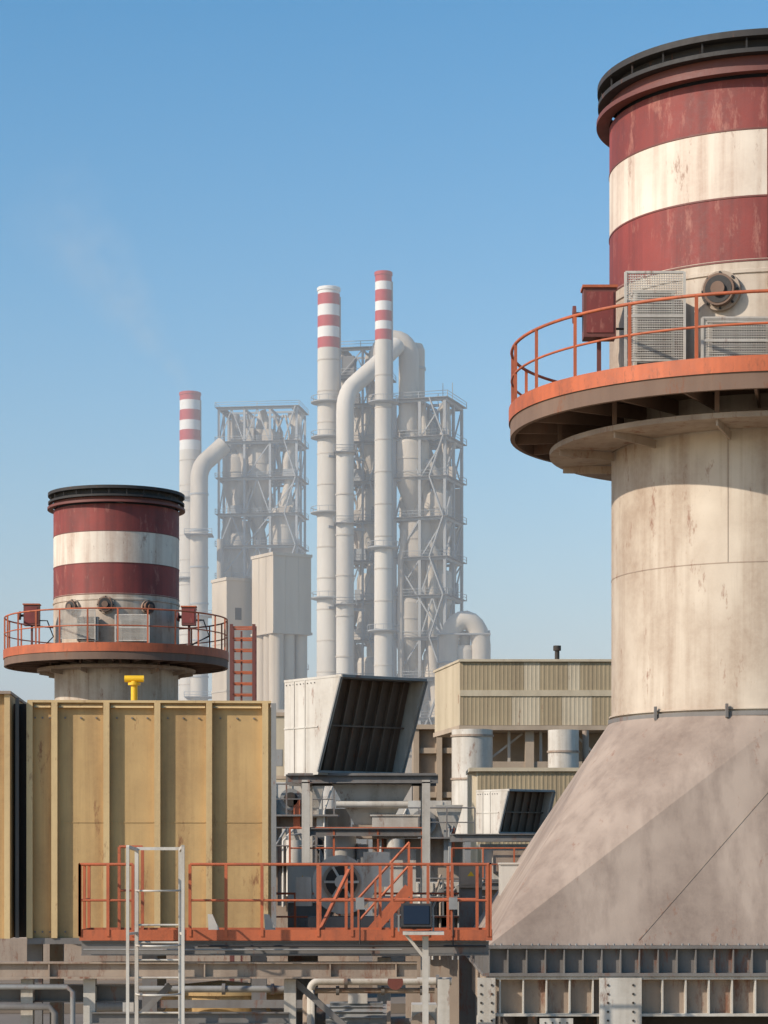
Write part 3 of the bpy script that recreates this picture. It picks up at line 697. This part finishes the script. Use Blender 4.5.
for x in(-5,5): b.beam((x,0,20),(x,0,45),.35,.35,'farsteel')
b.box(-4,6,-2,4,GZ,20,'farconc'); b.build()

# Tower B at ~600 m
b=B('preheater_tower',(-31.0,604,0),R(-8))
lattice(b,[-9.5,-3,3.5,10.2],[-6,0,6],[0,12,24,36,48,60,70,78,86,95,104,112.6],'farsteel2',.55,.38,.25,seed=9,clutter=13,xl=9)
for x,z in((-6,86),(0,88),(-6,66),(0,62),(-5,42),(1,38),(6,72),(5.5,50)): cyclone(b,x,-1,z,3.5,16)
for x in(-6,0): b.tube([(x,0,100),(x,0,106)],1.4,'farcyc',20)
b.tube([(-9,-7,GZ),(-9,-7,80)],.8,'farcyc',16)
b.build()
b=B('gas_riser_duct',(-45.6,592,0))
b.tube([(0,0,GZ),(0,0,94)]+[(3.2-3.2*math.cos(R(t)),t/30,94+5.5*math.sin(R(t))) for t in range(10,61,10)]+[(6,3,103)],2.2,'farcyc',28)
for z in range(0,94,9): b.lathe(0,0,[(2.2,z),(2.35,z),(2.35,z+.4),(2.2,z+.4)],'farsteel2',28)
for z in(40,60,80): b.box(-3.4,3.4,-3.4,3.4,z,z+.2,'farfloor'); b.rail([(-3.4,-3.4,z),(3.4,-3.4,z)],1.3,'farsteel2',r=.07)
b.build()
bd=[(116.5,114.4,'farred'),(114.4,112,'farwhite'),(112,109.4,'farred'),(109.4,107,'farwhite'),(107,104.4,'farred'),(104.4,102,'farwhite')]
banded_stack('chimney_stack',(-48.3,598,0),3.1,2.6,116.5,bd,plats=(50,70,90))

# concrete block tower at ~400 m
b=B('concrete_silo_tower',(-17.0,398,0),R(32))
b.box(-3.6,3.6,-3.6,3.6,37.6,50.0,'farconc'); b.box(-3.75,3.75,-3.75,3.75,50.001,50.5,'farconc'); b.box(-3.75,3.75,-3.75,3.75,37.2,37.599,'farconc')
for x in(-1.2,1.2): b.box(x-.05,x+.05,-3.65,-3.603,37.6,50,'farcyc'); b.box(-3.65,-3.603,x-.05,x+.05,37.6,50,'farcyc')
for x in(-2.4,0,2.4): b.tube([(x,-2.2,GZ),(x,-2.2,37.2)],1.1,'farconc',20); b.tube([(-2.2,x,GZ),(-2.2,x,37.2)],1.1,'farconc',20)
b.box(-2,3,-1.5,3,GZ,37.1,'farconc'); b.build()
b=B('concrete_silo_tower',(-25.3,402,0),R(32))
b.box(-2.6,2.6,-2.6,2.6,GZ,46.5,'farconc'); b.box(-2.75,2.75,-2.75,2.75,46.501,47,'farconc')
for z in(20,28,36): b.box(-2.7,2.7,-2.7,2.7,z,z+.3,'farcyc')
b.box(-1,.2,-2.64,-2.603,40,42,'dark'); b.build()
b=B('raw_mill_building',(-20,360,0))
b.box(-14,8,0,14,GZ,22,'farconc'); b.box(-14.3,8.3,-.3,14.3,22.001,22.6,'farconc'); b.box(12,34,6,20,GZ,16,'farconc'); b.box(11.7,34.3,5.7,20.3,16.001,16.5,'farconc'); 
for z in(6,12,17):
    for i in range(9): b.box(-13+i*2.3,-11.7+i*2.3,-.08,-.004,z,z+2,'farfloor')
b.build()

# ---------------------------------------------------------------- smoke plume drifting from the far chimney (volume)
sm=bpy.data.materials.new('thin_smoke'); sm.use_nodes=True; n=sm.node_tree; n.nodes.clear(); M_['smoke']=sm
o_=n.nodes.new('ShaderNodeOutputMaterial'); v_=n.nodes.new('ShaderNodeVolumeScatter'); v_.inputs['Color'].default_value=(.97,.97,.98,1)
n.links.new(v_.outputs[0],o_.inputs['Volume'])
tc=n.nodes.new('ShaderNodeTexCoord'); sp=n.nodes.new('ShaderNodeSeparateXYZ'); n.links.new(tc.outputs['Object'],sp.inputs[0])
def mth(op,a,b_=None):
    m=n.nodes.new('ShaderNodeMath'); m.operation=op
    for i,x in enumerate((a,b_)):
        if x is None: continue
        if hasattr(x,'default_value'): n.links.new(x,m.inputs[i])
        else: m.inputs[i].default_value=x
    return m.outputs[0]
rr=mth('SQRT',mth('ADD',mth('MULTIPLY',sp.outputs[0],sp.outputs[0]),mth('MULTIPLY',sp.outputs[1],sp.outputs[1])))
rad_=mth('ADD',mth('MULTIPLY',sp.outputs[2],.26),2.2)
fall=mth('MAXIMUM',mth('SUBTRACT',1.0,mth('DIVIDE',rr,rad_)),0.0)
fz=mth('MAXIMUM',mth('SUBTRACT',1.0,mth('DIVIDE',sp.outputs[2],66.0)),0.0)
nz=n.nodes.new('ShaderNodeTexNoise'); nz.inputs['Scale'].default_value=.13; nz.inputs['Detail'].default_value=3; n.links.new(tc.outputs['Object'],nz.inputs['Vector'])
mr=n.nodes.new('ShaderNodeMapRange'); mr.inputs[1].default_value=.34; mr.inputs[2].default_value=.66; n.links.new(nz.outputs[0],mr.inputs[0])
n.links.new(mth('MULTIPLY',mth('MULTIPLY',mth('MULTIPLY',fall,fz),mr.outputs[0]),.06),v_.inputs['Density'])
b=B('smoke_plume',(-48.3,598,116.8)); b.tube([(0,0,0),(0,0,66)],[2.3,19.5],'smoke',24); o=b.build()
o.rotation_euler=Vector((-36,-4,49)).to_track_quat('Z','Y').to_euler()

# ---------------------------------------------------------------- atmosphere: thin layer of dust haze over the plain
hz=B('atmospheric_haze'); M_['haze']=bpy.data.materials.new('dust_haze'); hm=M_['haze']; hm.use_nodes=True; n=hm.node_tree; n.nodes.clear()
o_=n.nodes.new('ShaderNodeOutputMaterial'); v_=n.nodes.new('ShaderNodeVolumeScatter'); v_.inputs['Density'].default_value=.0011; v_.inputs['Color'].default_value=(.99,.99,1,1); v_.inputs['Anisotropy'].default_value=-.25
n.links.new(v_.outputs[0],o_.inputs['Volume'])
hz.box(-2500,2500,160,4500,GZ-5,135,'haze'); hz.build()

# ---------------------------------------------------------------- world, sun, camera
el=R(32); az=R(240)
w=bpy.data.worlds.new('World'); scene.world=w; w.use_nodes=True; nt=w.node_tree
bg=nt.nodes['Background']; sk=nt.nodes.new('ShaderNodeTexSky'); sk.sky_type='NISHITA'; sk.sun_disc=False
sk.sun_elevation=el; sk.sun_rotation=az; sk.altitude=0; sk.air_density=1.0; sk.dust_density=1.0; sk.ozone_density=2.2
hs=nt.nodes.new('ShaderNodeHueSaturation'); hs.inputs['Hue'].default_value=.49; hs.inputs['Saturation'].default_value=1.5; hs.inputs['Value'].default_value=1.12
nt.links.new(sk.outputs[0],hs.inputs['Color']); nt.links.new(hs.outputs[0],bg.inputs[0]); bg.inputs[1].default_value=.15
L=bpy.data.lights.new('sun','SUN'); L.energy=5.0; L.angle=R(.5); L.color=(1,.90,.77)
so=bpy.data.objects.new('sun',L); scene.collection.objects.link(so)
dv=Vector((math.sin(az)*math.cos(el),math.cos(az)*math.cos(el),math.sin(el)))
so.rotation_euler=dv.to_track_quat('Z','Y').to_euler(); so.location=(-60,-60,60)
cam=bpy.data.cameras.new('camera'); co=bpy.data.objects.new('camera',cam); scene.collection.objects.link(co)
co.location=(0,0,0); co.rotation_euler=(R(90),0,0); cam.sensor_width=36; cam.lens=84.375; cam.shift_y=.34; cam.clip_start=.5; cam.clip_end=12000
scene.camera=co
scene.view_settings.view_transform='Standard'; scene.view_settings.look='None'; scene.view_settings.exposure=0
